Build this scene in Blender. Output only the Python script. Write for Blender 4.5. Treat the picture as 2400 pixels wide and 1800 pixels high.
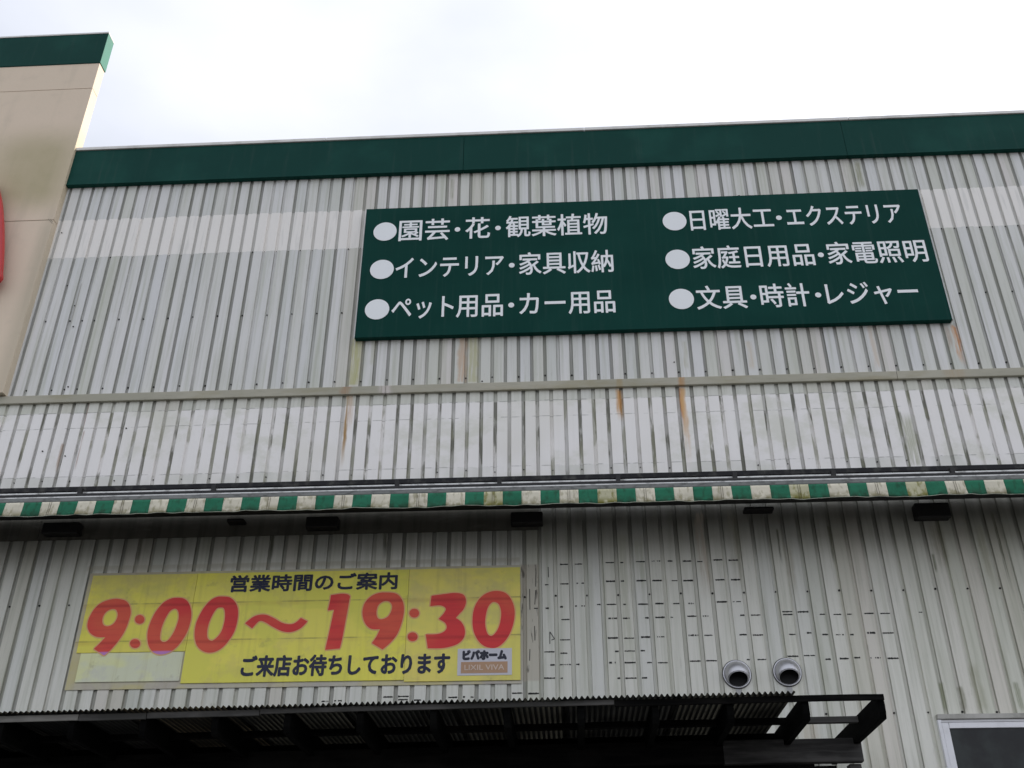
import bpy, bmesh, math, random
import numpy as np
from mathutils import Matrix, Vector
from mathutils.geometry import tessellate_polygon
random.seed(11)
scene = bpy.context.scene
C = scene.collection
for o in list(bpy.data.objects):
    bpy.data.objects.remove(o)

# ------------------------------------------------------------------ camera
FOC = 2416.64            # focal length in pixels of the 2400 x 1800 photograph
CAMH = 1.6               # eye height; the store wall stands 7.3 m away
MR = np.array([[0.998509858, 0.0545712055, -0.000215486123],
               [-0.0282675462, 0.513836202, -0.857422477],
               [-0.0466798536, 0.856150887, 0.514613107]])     # rows: right, down, forward
cd = bpy.data.cameras.new('camera')
cam = bpy.data.objects.new('camera', cd)
C.objects.link(cam)
cd.sensor_fit = 'HORIZONTAL'
cd.sensor_width = 36
cd.lens = 36 * FOC / 2400
cd.clip_start = 0.05
cd.clip_end = 3000
m = Matrix.Identity(4)
for i in range(3):
    m[i][0] = MR[0][i]; m[i][1] = -MR[1][i]; m[i][2] = -MR[2][i]
m[0][3] = 0; m[1][3] = 0; m[2][3] = CAMH
cam.matrix_world = m
scene.camera = cam

# ------------------------------------------------------------------ sky and sun
SUN_EL, SUN_AZ = math.radians(36), math.radians(74)      # azimuth from +Y (behind the store) towards +X
w = bpy.data.worlds.new('World'); scene.world = w; w.use_nodes = True
nt = w.node_tree; nt.nodes.clear()
def N(nt, t, **k):
    n = nt.nodes.new(t)
    for a, b in k.items(): setattr(n, a, b)
    return n
sky = N(nt, 'ShaderNodeTexSky', sky_type='NISHITA', sun_disc=False, sun_elevation=SUN_EL, sun_rotation=SUN_AZ,
        air_density=1.0, dust_density=4.0, ozone_density=1.0)
tc = N(nt, 'ShaderNodeTexCoord')
mp = N(nt, 'ShaderNodeMapping'); mp.inputs['Scale'].default_value = (1.0, 1.0, 2.2)
nt.links.new(tc.outputs['Generated'], mp.inputs[0])
nz = N(nt, 'ShaderNodeTexNoise'); nz.inputs['Scale'].default_value = 2.6; nz.inputs['Detail'].default_value = 6; nz.inputs['Roughness'].default_value = .45
nt.links.new(mp.outputs[0], nz.inputs['Vector'])
cr = N(nt, 'ShaderNodeMapRange'); cr.inputs['From Min'].default_value = .34; cr.inputs['From Max'].default_value = .66
cr.inputs['To Min'].default_value = .68; cr.inputs['To Max'].default_value = .97
nt.links.new(nz.outputs['Fac'], cr.inputs['Value'])
# thin cloud sheet lit from the sun's side: brighter towards the sun
geo = N(nt, 'ShaderNodeVectorMath', operation='DOT_PRODUCT')
sd = Vector((math.sin(SUN_AZ) * math.cos(SUN_EL), math.cos(SUN_AZ) * math.cos(SUN_EL), math.sin(SUN_EL)))
geo.inputs[1].default_value = sd
nt.links.new(tc.outputs['Generated'], geo.inputs[0])
gl = N(nt, 'ShaderNodeMapRange', interpolation_type='SMOOTHSTEP'); gl.inputs['From Min'].default_value = .5; gl.inputs['From Max'].default_value = 1
gl.inputs['To Min'].default_value = 1.0; gl.inputs['To Max'].default_value = 1.7
nt.links.new(geo.outputs['Value'], gl.inputs['Value'])
cc = N(nt, 'ShaderNodeMix', data_type='RGBA')
cc.inputs['A'].default_value = (6.6, 7.0, 7.95, 1); cc.inputs['B'].default_value = (7.6, 7.7, 8.2, 1)
nt.links.new(nz.outputs['Fac'], cc.inputs['Factor'])
sc_ = N(nt, 'ShaderNodeVectorMath', operation='SCALE')
nt.links.new(cc.outputs['Result'], sc_.inputs[0]); nt.links.new(gl.outputs[0], sc_.inputs['Scale'])
mx = N(nt, 'ShaderNodeMix', data_type='RGBA')
nt.links.new(cr.outputs[0], mx.inputs['Factor']); nt.links.new(sky.outputs[0], mx.inputs['A']); nt.links.new(sc_.outputs[0], mx.inputs['B'])
bg = N(nt, 'ShaderNodeBackground'); bg.inputs['Strength'].default_value = .1
nt.links.new(mx.outputs['Result'], bg.inputs['Color'])
wo = N(nt, 'ShaderNodeOutputWorld'); nt.links.new(bg.outputs[0], wo.inputs[0])
ld = bpy.data.lights.new('sun', 'SUN'); ld.energy = 2.3; ld.angle = math.radians(2.0); ld.color = (1, .95, .87)
lo = bpy.data.objects.new('sun', ld); C.objects.link(lo)
lo.rotation_euler = (-sd).to_track_quat('-Z', 'Y').to_euler()
lo.location = (6, 12, 20)
vs = scene.view_settings
vs.view_transform = 'Standard'; vs.look = 'None'; vs.exposure = 0.50; vs.gamma = 1
vs.use_curve_mapping = False

# ------------------------------------------------------------------ helpers
W = 7.3                                  # Y of the store wall's front face
def at(u, v, Y=W):
    """point of the plane Y seen at pixel (u, v) of the photograph"""
    d = MR.T @ np.array([(u - 1200) / FOC, (v - 900) / FOC, 1.0])
    t = Y / d[1]
    return Vector((d[0] * t, Y, CAMH + d[2] * t))
def mesh_obj(name, bm, mat, parent=None, smooth=False, bevel=0):
    me = bpy.data.meshes.new(name)
    bm.normal_update()
    bm.to_mesh(me); bm.free()
    if mat: me.materials.append(mat)
    if smooth:
        for p in me.polygons: p.use_smooth = True
    o = bpy.data.objects.new(name, me); C.objects.link(o)
    if parent: o.parent = parent
    if bevel:
        b = o.modifiers.new('bevel', 'BEVEL'); b.width = bevel; b.segments = 2; b.limit_method = 'ANGLE'
    return o
def box(bm, x0, x1, y0, y1, z0, z1):
    vs_ = [bm.verts.new((x, y, z)) for x in (x0, x1) for y in (y0, y1) for z in (z0, z1)]
    for f in ((0, 1, 3, 2), (4, 6, 7, 5), (0, 4, 5, 1), (2, 3, 7, 6), (0, 2, 6, 4), (1, 5, 7, 3)):
        bm.faces.new([vs_[i] for i in f])
def boxobj(name, mat, parent, *b, bevel=0):
    bm = bmesh.new(); box(bm, *b)
    bmesh.ops.recalc_face_normals(bm, faces=bm.faces)
    return mesh_obj(name, bm, mat, parent, bevel=bevel)
def thing(name, label, cat, loc=(0, 0, 0), group=None):
    o = bpy.data.objects.new(name, None); C.objects.link(o); o.location = loc
    o.empty_display_size = .2
    o['label'] = label; o['category'] = cat
    if group: o['group'] = group
    return o
def keep(o, parent):        # parent without moving: things sit at their own base, meshes are written in world metres
    o.parent = parent
    o.matrix_parent_inverse = Matrix.Translation(parent.location).inverted()
    return o
def K(parent):              # shorthand so that world-metre meshes can be parented to a thing that stands elsewhere
    def f(o): return keep(o, parent)
    return f
def prism(bm, pts, y0, y1):
    """pts: closed outline [(x, z)], extruded from y0 (front) to y1"""
    a = [bm.verts.new((x, y0, z)) for x, z in pts]; b = [bm.verts.new((x, y1, z)) for x, z in pts]
    tri = tessellate_polygon([[Vector((x, z, 0)) for x, z in pts]])
    for t in tri:
        bm.faces.new([a[i] for i in t]); bm.faces.new([b[i] for i in reversed(t)])
    n = len(pts)
    for i in range(n): bm.faces.new((a[i], a[(i + 1) % n], b[(i + 1) % n], b[i]))
def tube(bm, pts, r, seg=10, cap=True):
    pts = [Vector(p) for p in pts]; rings = []
    for i, p in enumerate(pts):
        t = (pts[min(i + 1, len(pts) - 1)] - pts[max(i - 1, 0)]).normalized()
        a = t.orthogonal().normalized() if i == 0 else (a - t * a.dot(t)).normalized()
        b = t.cross(a)
        rings.append([bm.verts.new(p + (a * math.cos(k * 2 * math.pi / seg) + b * math.sin(k * 2 * math.pi / seg)) * r) for k in range(seg)])
    for i in range(len(rings) - 1):
        for k in range(seg):
            bm.faces.new((rings[i][k], rings[i][(k + 1) % seg], rings[i + 1][(k + 1) % seg], rings[i + 1][k]))
    if cap:
        bm.faces.new(rings[0][::-1]); bm.faces.new(rings[-1])

# ---- a small node language, so that dirt and paint can be written as formulas
class V:
    def __init__(s, nt, sock): s.nt, s.s = nt, sock
    def _m(s, op, *o, clamp=False):
        n = s.nt.nodes.new('ShaderNodeMath'); n.operation = op; n.use_clamp = clamp
        for i, x in enumerate((s,) + o):
            if isinstance(x, V): s.nt.links.new(x.s, n.inputs[i])
            else: n.inputs[i].default_value = x
        return V(s.nt, n.outputs[0])
    def __add__(s, o): return s._m('ADD', o)
    __radd__ = __add__
    def __sub__(s, o): return s._m('SUBTRACT', o)
    def __rsub__(s, o): return (s * -1) + o
    def __mul__(s, o): return s._m('MULTIPLY', o)
    __rmul__ = __mul__
    def __truediv__(s, o): return s._m('DIVIDE', o)
    def abs(s): return s._m('ABSOLUTE')
    def floor(s): return s._m('FLOOR')
    def clamp(s): return s._m('ADD', 0.0, clamp=True)
    def max(s, o): return s._m('MAXIMUM', o)
    def min(s, o): return s._m('MINIMUM', o)
    def ss(s, a, b):       # smoothstep, also falling when a > b
        n = s.nt.nodes.new('ShaderNodeMapRange'); n.interpolation_type = 'SMOOTHSTEP'
        s.nt.links.new(s.s, n.inputs['Value'])
        if a < b:
            n.inputs['From Min'].default_value = a; n.inputs['From Max'].default_value = b
        else:
            n.inputs['From Min'].default_value = b; n.inputs['From Max'].default_value = a
            n.inputs['To Min'].default_value = 1; n.inputs['To Max'].default_value = 0
        return V(s.nt, n.outputs[0])
class Mat:
    def __init__(s, name, rough=.6, metal=0, spec=.5):
        s.m = bpy.data.materials.new(name); s.m.use_nodes = True; s.nt = s.m.node_tree
        s.b = s.nt.nodes['Principled BSDF']; s.b.inputs['Roughness'].default_value = rough
        s.b.inputs['Metallic'].default_value = metal; s.b.inputs['Specular IOR Level'].default_value = spec
        g = s.nt.nodes.new('ShaderNodeNewGeometry'); s.pos = g.outputs['Position']
        x = s.nt.nodes.new('ShaderNodeSeparateXYZ'); s.nt.links.new(s.pos, x.inputs[0])
        s.x, s.y, s.z = (V(s.nt, x.outputs[i]) for i in range(3))
        s.col = None
    def vec(s, x, y, z):
        n = s.nt.nodes.new('ShaderNodeCombineXYZ')
        for i, q in enumerate((x, y, z)):
            if isinstance(q, V): s.nt.links.new(q.s, n.inputs[i])
            else: n.inputs[i].default_value = q
        return n.outputs[0]
    def noise(s, sx, sy, sz, detail=3, rough=.55, off=0):
        n = s.nt.nodes.new('ShaderNodeTexNoise'); n.inputs['Scale'].default_value = 1
        n.inputs['Detail'].default_value = detail; n.inputs['Roughness'].default_value = rough
        s.nt.links.new(s.vec(s.x * sx + off, s.y * sy, s.z * sz), n.inputs['Vector'])
        return V(s.nt, n.outputs['Fac'])
    def white(s, *v):
        n = s.nt.nodes.new('ShaderNodeTexWhiteNoise')
        s.nt.links.new(s.vec(*v), n.inputs['Vector'])
        return V(s.nt, n.outputs['Value'])
    def base(s, c):
        n = s.nt.nodes.new('ShaderNodeRGB'); n.outputs[0].default_value = (*c, 1); s.col = n.outputs[0]; return s
    def mix(s, fac, c, mode='MIX'):
        n = s.nt.nodes.new('ShaderNodeMix'); n.data_type = 'RGBA'; n.blend_type = mode; n.clamp_factor = True
        if isinstance(fac, V): s.nt.links.new(fac.s, n.inputs['Factor'])
        else: n.inputs['Factor'].default_value = fac
        s.nt.links.new(s.col, n.inputs['A']); n.inputs['B'].default_value = (*c, 1)
        s.col = n.outputs['Result']; return s
    def bump(s, h, strength=.3, dist=.01):
        n = s.nt.nodes.new('ShaderNodeBump'); n.inputs['Strength'].default_value = strength; n.inputs['Distance'].default_value = dist
        s.nt.links.new(h.s, n.inputs['Height']); s.nt.links.new(n.outputs[0], s.b.inputs['Normal']); return s
    def rough(s, v): s.nt.links.new(v.s, s.b.inputs['Roughness']); return s
    def done(s):
        s.nt.links.new(s.col, s.b.inputs['Base Color']); return s.m

def plain(name, c, rough=.6, metal=0, var=.12, sc=6, dirt=(.10, .10, .07), spec=.5):
    q = Mat(name, rough, metal, spec).base(c)
    q.mix(q.noise(sc, sc, sc, 5).ss(.45, .8) * var * 3, dirt)
    q.mix(q.noise(sc * 4, sc * 4, sc * .5, 4, off=7).ss(.5, .85) * var, (c[0] * 1.3, c[1] * 1.3, c[2] * 1.3))
    return q.done()

# ------------------------------------------------------------------ siding materials
PU, XU = .1103417, -4.0947       # upper siding: rib pitch and one groove centre
PL, XL = .1143329, -.30535       # lower siding
SEAM = XL + PL                   # lap of two sheets in the lower wall

def siding(name, pitch, x0, basec):
    q = Mat(name, .55, 0, .35).base(basec)
    t = (q.x - x0) / pitch + .5
    rib = t.floor(); fr = (t - rib - .5).abs()                  # 0 in the groove centre, .5 in the middle of the flat
    groove = fr.ss(.15, .10)
    ribf = ((q.x - x0) / pitch).floor()                          # number of the flat between two grooves
    rnd = q.white(ribf, 3.0, 1.0)
    rnd2 = q.white(ribf, 9.0, 5.0)
    rndg = q.white(rib, 2.0, 8.0)
    q.mix(rnd.ss(.50, 1.0) * .34, (.46, .48, .34))               # some flats greener
    q.mix(rnd2.ss(.70, 1.0) * .30, (.60, .51, .42))              # some flats tan
    q.mix(rnd2.ss(.30, .0) * .15, (.50, .56, .62))
    rim = (fr - .12).abs().ss(.030, .008)
    q.mix(rim * (q.noise(12, 1, 2.2, 4, off=11) * .8 + q.white(rib, 7.0, 3.0) * .5).ss(.42, .85) * .55, (.17, .17, .14))
    big = q.noise(.9, 1, .55, 4)
    st = q.noise(26, 3, .9, 5, .6)
    q.mix(st.ss(.43, .75) * .46, (.37, .39, .28))
    q.mix(q.noise(11, 2, .5, 5, .62, 31).ss(.50, .72) * .26, (.44, .46, .34))
    q.mix(big.ss(.45, .7) * .15, (.40, .42, .32))
    q.mix(q.noise(70, 5, 9, 5, .7, 3).ss(.56, .80) * .34, (.32, .32, .26))
    return q, groove, rndg, fr, rib, rnd

def streak(q, u0, v0, u1, v1, hw, c, s, soft=.6):
    """a stain running down the wall from photo pixel (u0, v0) to (u1, v1), hw metres half wide"""
    a = at(u0, v0); b = at(u1, v1); xc = (a.x + b.x) / 2
    wob = (q.noise(1.5, 1, 9, 3, off=xc * 7) - .5) * hw * 1.2
    m_ = (q.x - xc + wob).abs().ss(hw * 1.25, hw * .35)
    ln = a.z - b.z
    fade = q.z.ss(b.z, b.z + ln * soft) * q.z.ss(a.z + .015, a.z - (.22 if c[0] < .45 and hw > .02 else .05) * ln)
    brk = q.noise(60, 2, 3.5, 4, off=xc).ss(.24, .55)
    thin = q.noise(150, 2, 2.0, 3, off=xc * 3).ss(.30, .60) * .35 + .65
    q.mix(m_ * fade * brk * thin * s, c)

# upper wall, above the belt
UPPER_SIDING_STAINS = ((2232, 762, 2262, 862, .028, (.62, .27, .08), 1.0, .5), (2215, 760, 2236, 830, .022, (.40, .28, .20), .7, .5), (1078, 786, 1088, 898, .042, (.56, .40, .27), .9, .05),
          (1104, 786, 1110, 898, .045, (.46, .45, .24), .8, .05), (840, 792, 824, 905, .055, (.46, .45, .20), .9, .05), (2034, 762, 2066, 872, .03, (.60, .48, .34), .6, .2),
          (1752, 800, 1768, 870, .03, (.60, .50, .36), .5, .2), (2005, 372, 2022, 445, .03, (.28, .28, .17), .85, .2), (1988, 380, 2002, 445, .045, (.46, .47, .36), .5, .2),
          (1060, 420, 1060, 470, .02, (.33, .33, .24), .7, .2), (160, 665, 190, 790, .005, (.15, .12, .10), .6, .3), (1600, 800, 1612, 870, .02, (.45, .44, .30), .5, .2),
          (880, 796, 870, 860, .03, (.46, .46, .34), .5, .2))
def upper_siding(x0, x1):
    mine = [a for a in UPPER_SIDING_STAINS if x0 - .06 < (at(a[0], a[1]).x + at(a[2], a[3]).x) / 2 < x1 + .06]
    q, groove, rg, fr, rib, rn = siding('siding_upper', PU, XU, (.735, .725, .70))
    ed = (q.noise(30, 1, 30, 3) - .5) * .012 + (q.white(rib, 1.0, 4.0) - .5) * .007
    stripe = (q.z + ed).ss(7.472, 7.478) * (q.z + ed).ss(7.926, 7.920)
    q.mix(stripe * .92, (.88, .845, .79))
    q.mix(stripe * q.noise(34, 1, 2.5, 4, off=5).ss(.55, .72) * .35, (.56, .56, .52))
    gd = groove * (q.noise(9, 1, 1.6, 4, off=2) * .5 + rg * .55).ss(.22, .62)
    q.mix(gd * .60, (.17, .17, .14))
    q.mix(gd * stripe * .55, (.72, .71, .67))
    for a in mine: streak(q, *a)
    q.bump(q.noise(3, 1, 2, 3, off=9), .10, .01)
    return q.done(), bool(mine)

# lower wall, below the belt
LOWER_SIDING_STAINS = ((1727, 1612, 1728, 1660, .03, (.34, .34, .30), .6, .3), (1846, 1608, 1847, 1655, .03, (.34, .34, .30), .6, .3), (2330, 1200, 2375, 1420, .012, (.10, .10, .06), .9, .6), (1820, 1240, 1835, 1330, .010, (.12, .12, .08), .8, .4), (2300, 1220, 2330, 1420, .03, (.34, .33, .22), .6, .5), (640, 1230, 632, 1330, .02, (.12, .12, .08), .8, .5), (905, 1225, 900, 1320, .02, (.10, .10, .07), .9, .5), (1940, 1230, 1960, 1330, .012, (.14, .14, .09), .8, .4), (330, 1260, 318, 1340, .02, (.14, .13, .09), .7, .5), (500, 1650, 492, 1690, .02, (.34, .33, .22), .5, .3), (816, 922, 800, 1112, .018, (.36, .20, .05), 1.0, .5), (828, 925, 812, 1020, .028, (.60, .42, .28), .7, .6), (1455, 912, 1450, 990, .030, (.58, .30, .09), 1.0, .5),
          (1594, 908, 1602, 1010, .010, (.42, .15, .06), 1.0, .5), (1604, 905, 1612, 1110, .026, (.66, .38, .15), 1.0, .8), (2128, 964, 2146, 1098, .06, (.42, .43, .31), .8, .1),
          (2112, 964, 2128, 1080, .012, (.16, .17, .11), .9, .3), (1644, 1200, 1655, 1420, .040, (.50, .42, .32), .7, .4), (2190, 1215, 2215, 1350, .05, (.24, .22, .14), .6, .4),
          (2186, 1300, 2196, 1345, .012, (.16, .17, .10), .8, .3), (2284, 1550, 2300, 1676, .04, (.38, .38, .27), .6, .2), (2252, 1610, 2262, 1676, .02, (.20, .20, .12), .7, .3),
          (2205, 1600, 2220, 1676, .02, (.28, .30, .18), .8, .3), (2385, 1600, 2392, 1676, .02, (.24, .26, .16), .8, .3), (204, 928, 200, 1010, .007, (.40, .22, .17), .9, .1),
          (193, 1010, 178, 1110, .008, (.36, .22, .16), .7, .3), (143, 1040, 132, 1110, .010, (.38, .26, .17), .7, .3), (1500, 1250, 1503, 1400, .045, (.40, .42, .27), .4, .4),
          (1460, 1250, 1475, 1600, .045, (.46, .47, .34), .5, .3), (1710, 1180, 1740, 1430, .05, (.34, .32, .22), .5, .5), (1380, 1640, 1383, 1800, .05, (.40, .38, .30), .4, .4),
          (1845, 1260, 1862, 1420, .03, (.42, .38, .28), .5, .5), (1670, 1700, 1676, 1800, .05, (.50, .46, .38), .5, .4), (1900, 1690, 1910, 1740, .07, (.62, .56, .44), .6, .2))
def lower_siding(x0, x1):
    mine = [a for a in LOWER_SIDING_STAINS if x0 - .06 < (at(a[0], a[1]).x + at(a[2], a[3]).x) / 2 < x1 + .06]
    q, groove, rg, fr, rib, rn = siding('siding_lower', PL, XL, (.80, .79, .71))
    ed = (q.noise(22, 1, 40, 4) - .5) * .016 + (q.white(rib, 1.0, 4.0) - .5) * .008
    white = (q.z + ed).ss(5.10, 5.13) * (q.z + ed).ss(5.832, 5.822)
    q.mix(white * .85, (.92, .89, .865))
    q.mix(white * (q.noise(.8, 1, .9, 3, off=4)).ss(.45, .65) * .45, (.74, .72, .63))
    q.mix(white * q.noise(1.6, 1, 2.2, 5, .65, 40).ss(.50, .66) * .45, (.58, .59, .46))
    q.mix((q.z + ed).ss(5.232, 5.228) * q.z.ss(5.05, 5.1) * q.noise(2.5, 1, 1, 3, off=1).ss(.4, .6) * .5, (.56, .57, .50))
    q.mix(q.z.ss(5.815, 5.825) * .35, (.58, .58, .52))
    for zz, s in ((5.825, .55), (5.677, .45), (5.233, .5)):          # edges of old paint strips
        ln = (q.z - zz + (q.noise(5, 1, 5, 2, off=zz) - .5) * .012).abs().ss(.0055, .002)
        q.mix(ln * q.noise(11, 1, 1, 4, off=zz).ss(.42, .6) * s, (.20, .20, .17))
    shade_grime = q.z.ss(4.35, 4.72) * q.z.ss(5.0, 4.9)                      # grime with painted-in shade under the awning
    q.mix(shade_grime * (q.noise(14, 1, 1.2, 5, off=6) * .6 + .55).clamp() * .58, (.12, .12, .095))
    deep = q.z.ss(4.60, 4.78) * q.z.ss(5.0, 4.9)  # second, darker band of painted shade and grime
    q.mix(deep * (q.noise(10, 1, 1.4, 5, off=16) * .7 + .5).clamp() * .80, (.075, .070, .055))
    gd = groove * (q.noise(9, 1, 1.5, 5, off=2) * .55 + rg * .5).ss(.25, .62)
    left = q.x.ss(SEAM + .03, SEAM - .03).max(q.z.ss(4.9, 5.0)).max(shade_grime)
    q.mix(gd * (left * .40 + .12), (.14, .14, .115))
    q.mix(gd * white * q.noise(14, 1, 2.4, 4, off=8).ss(.5, .62) * .85, (.70, .69, .66))
    q.mix(groove * white * q.noise(16, 1, 2.6, 5, off=12).ss(.53, .62) * .8, (.13, .13, .09))
    q.mix(groove * white * q.noise(13, 1, 3.4, 5, off=19).ss(.50, .60) * .6, (.34, .34, .24))
    for a in mine: streak(q, *a)
    tan = q.x.ss(-.352, -.338) * q.x.ss(-.196, -.204) * q.z.ss(3.535, 3.555) * q.z.ss(4.42, 4.40)   # glue left beside the banner
    q.mix(tan * .65, (.52, .47, .38))
    q.mix(tan * q.noise(45, 1, 7, 5, off=3).ss(.60, .68) * .8, (.10, .09, .07))
    bord = q.x.ss(-3.66, -3.645) * q.x.ss(-.336, -.344) * q.z.ss(4.415, 4.445) * q.z.ss(4.475, 4.46)
    q.mix(bord * .5, (.46, .43, .33))
    q.bump(q.noise(3, 1, 2, 3, off=9), .10, .01)
    return q.done(), bool(mine)

M_GREEN = (lambda q: q.base((.006, .050, .040)).mix(q.noise(2, 2, 2, 4).ss(.4, .7) * .45, (.014, .085, .066)).mix(q.noise(20, 5, 1.2, 4, off=3).ss(.55, .8) * .25, (.06, .09, .08)).done())(Mat('green_fascia_paint', .6, 0, .08))
M_GREEN_SUNLIT = plain('green_cap_sunlit', (.045, .20, .135), .6, 0, .06)
M_BOARD = (lambda q: q.base((.005, .044, .035)).mix(q.noise(1.2, 1, 1.6, 3).ss(.4, .7) * .4, (.010, .066, .052)).mix(q.noise(30, 3, 1.5, 4, off=2).ss(.50, .80) * .35, (.030, .070, .060)).done())(Mat('green_sign_board', .6, 0, .05))
M_LETTER = plain('white_sign_lettering', (.86, .88, .88), .5, 0, .03, 5, (.65, .65, .6))
M_COPE = plain('pale_coping_metal', (.72, .70, .66), .5, .1, .15, 7, (.25, .24, .2))
M_EDGE = plain('pale_board_edge', (.55, .58, .56), .5)
q = Mat('belt_flashing_paint', .55, 0, .3).base((.38, .365, .285))
q.mix(q.noise(1.1, 1, 3, 4).ss(.4, .65) * .5, (.50, .47, .38)).mix(q.noise(2.2, 1, 8, 5, off=4).ss(.5, .7) * .45, (.30, .26, .14))
q.mix(q.noise(9, 1, 60, 4, off=2).ss(.5, .75) * .3, (.27, .26, .2))
for a in ((812, 905, 812, 928, .05, (.36, .20, .10), .7, .1), (905, 905, 906, 928, .06, (.62, .56, .53), .8, .1), (1595, 880, 1597, 910, .03, (.45, .24, .09), .8, .1), (1452, 885, 1452, 915, .03, (.35, .25, .10), .6, .1), (2235, 860, 2236, 890, .09, (.42, .32, .2), .6, .1)):
    streak(q, *a)
M_BELT = q.done()
q = Mat('drip_flashing_shade_grime', .7, 0, .2).base((.095, .090, .072))
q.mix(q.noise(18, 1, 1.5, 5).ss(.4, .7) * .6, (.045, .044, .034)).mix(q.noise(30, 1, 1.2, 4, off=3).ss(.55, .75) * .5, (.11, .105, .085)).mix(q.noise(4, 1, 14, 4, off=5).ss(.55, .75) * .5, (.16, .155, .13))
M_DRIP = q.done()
M_DARK = plain('black_dirty_metal', (.018, .018, .018), .6, .2, .10, 9, (.05, .05, .045))
M_BAR = plain('dark_awning_tube', (.022, .022, .024), .6, .1, .30, 14, (.09, .09, .08), .15)
M_ROOF = plain('roof_sheet', (.30, .32, .32), .5, .3)
q = Mat('beige_render', .8, 0, .2).base((.76, .63, .49))
q.mix(q.noise(1.3, 1, 1.1, 4).ss(.4, .7) * .25, (.69, .59, .45)).mix(q.noise(8, 4, 8, 5, off=2).ss(.5, .8) * .2, (.50, .43, .34))
q.mix(q.noise(9, 1, .7, 5, off=6).ss(.52, .75) * .25, (.48, .43, .33))
cx = at(85, 410).x
al = (q.x - cx).abs().ss(.75, .1) * q.z.ss(7.85, 8.25) * q.z.ss(9.2, 8.7)
q.mix(al * (q.noise(2.5, 1, 2, 4, off=3) * .7 + .5).clamp() * .75, (.38, .34, .18))
q.mix((q.x + 4.685 + (q.z - 7.0) * .0).ss(-.16, -.02) * q.z.ss(8.2, 7.6) * .35, (.36, .34, .24))
q.bump(q.noise(40, 40, 40, 4), .15, .004)
M_BEIGE = q.done()
M_JOINT = plain('joint_sealant', (.27, .23, .17), .8)
M_RED = plain('red_sign_face', (.52, .025, .03), .35, 0, .05, 3, (.35, .03, .03))
M_SCREW = plain('dark_screw', (.018, .017, .016), .6, .3, .02)
M_MARK = plain('black_marks', (.02, .02, .018), .8, 0, .1, 30, (.12, .12, .1))

# ------------------------------------------------------------------ ground
q = Mat('asphalt', .9, 0, .2).base((.11, .11, .11))
q.mix(q.noise(40, 40, 40, 5).ss(.5, .8) * .5, (.12, .12, .12)).mix(q.noise(.3, .3, 1, 4, off=3).ss(.4, .7) * .4, (.055, .055, .058))
q.bump(q.noise(120, 120, 120, 3), .3, .004)
bm = bmesh.new()
vv = [bm.verts.new(p) for p in ((-600, -600, 0), (600, -600, 0), (600, 600, 0), (-600, 600, 0))]; bm.faces.new(vv)
g = mesh_obj('ground', bm, q.done()); g['kind'] = 'structure'

# ------------------------------------------------------------------ store building
store = thing('store_building', 'grey ribbed metal store building with a green band along its roof edge', 'building', (0, W, 0))
KS = K(store)
XR, XLEFT = 7.6, -9.0            # the store goes on to both sides of the frame
def sheet(x0, pitch, i0, n, z0, z1, y=W, lap=.0012):
    """one ribbed sheet: n flats and n grooves, from groove i0"""
    prof = []
    dp = .016
    for k in range(n + 1):
        xc = x0 + (i0 + k) * pitch
        if k == 0: prof += [(xc - .002, y + dp - lap * 1.5), (xc + .098 * pitch, y + dp - lap)]
        elif k == n: prof += [(xc - .098 * pitch, y + dp), (xc + .004, y + dp)]
        else: prof += [(xc - .098 * pitch, y + dp), (xc + .098 * pitch, y + dp)]
        if k < n: prof += [(xc + .138 * pitch, y), (xc + (1 - .138) * pitch, y)]
    bm = bmesh.new()
    a = [bm.verts.new((x, yy, z0)) for x, yy in prof]; b = [bm.verts.new((x, yy, z1)) for x, yy in prof]
    for i in range(len(prof) - 1): bm.faces.new((a[i], a[i + 1], b[i + 1], b[i]))
    return bm
NS = 8
CLEAN = {}
def pick(fn, x0, x1):
    if fn in CLEAN and not any(x0 - .06 < (at(a[0], a[1]).x + at(a[2], a[3]).x) / 2 < x1 + .06 for a in (UPPER_SIDING_STAINS if fn is upper_siding else LOWER_SIDING_STAINS)):
        return CLEAN[fn]
    m_, stained = fn(x0, x1)
    if not stained: CLEAN[fn] = m_
    return m_
for i0 in range(-8 - 5 - 32 + 5, 104, NS):
    if XU + i0 * PU > XR or XU + (i0 + NS) * PU < XLEFT: continue
    KS(mesh_obj('siding_sheet', sheet(XU, PU, i0, NS, 5.99, 8.36), pick(upper_siding, XU + i0 * PU, XU + (i0 + NS) * PU), store))
for i0 in range(1 - 80, 70, NS):
    xa, xb = XL + i0 * PL, XL + (i0 + NS) * PL
    if xa > XR or xb < XLEFT: continue
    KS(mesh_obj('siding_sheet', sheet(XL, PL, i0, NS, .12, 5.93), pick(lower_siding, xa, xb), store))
KS(boxobj('plinth', plain('concrete', (.28, .27, .25), .9), store, XLEFT, XR, W - .02, W + .2, 0, .13))
KS(boxobj('wall_core', M_DARK, store, XLEFT, XR, W + .03, W + .25, .12, 8.75))
KS(boxobj('roof', M_ROOF, store, XLEFT, XR, W + .25, W + 26, 8.35, 8.5))
KS(boxobj('side_wall', M_ROOF, store, XR - .1, XR, W + .25, W + 26, 0, 8.35))
KS(boxobj('side_wall', M_ROOF, store, XLEFT, XLEFT + .1, W + .25, W + 26, 0, 8.35))
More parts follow.
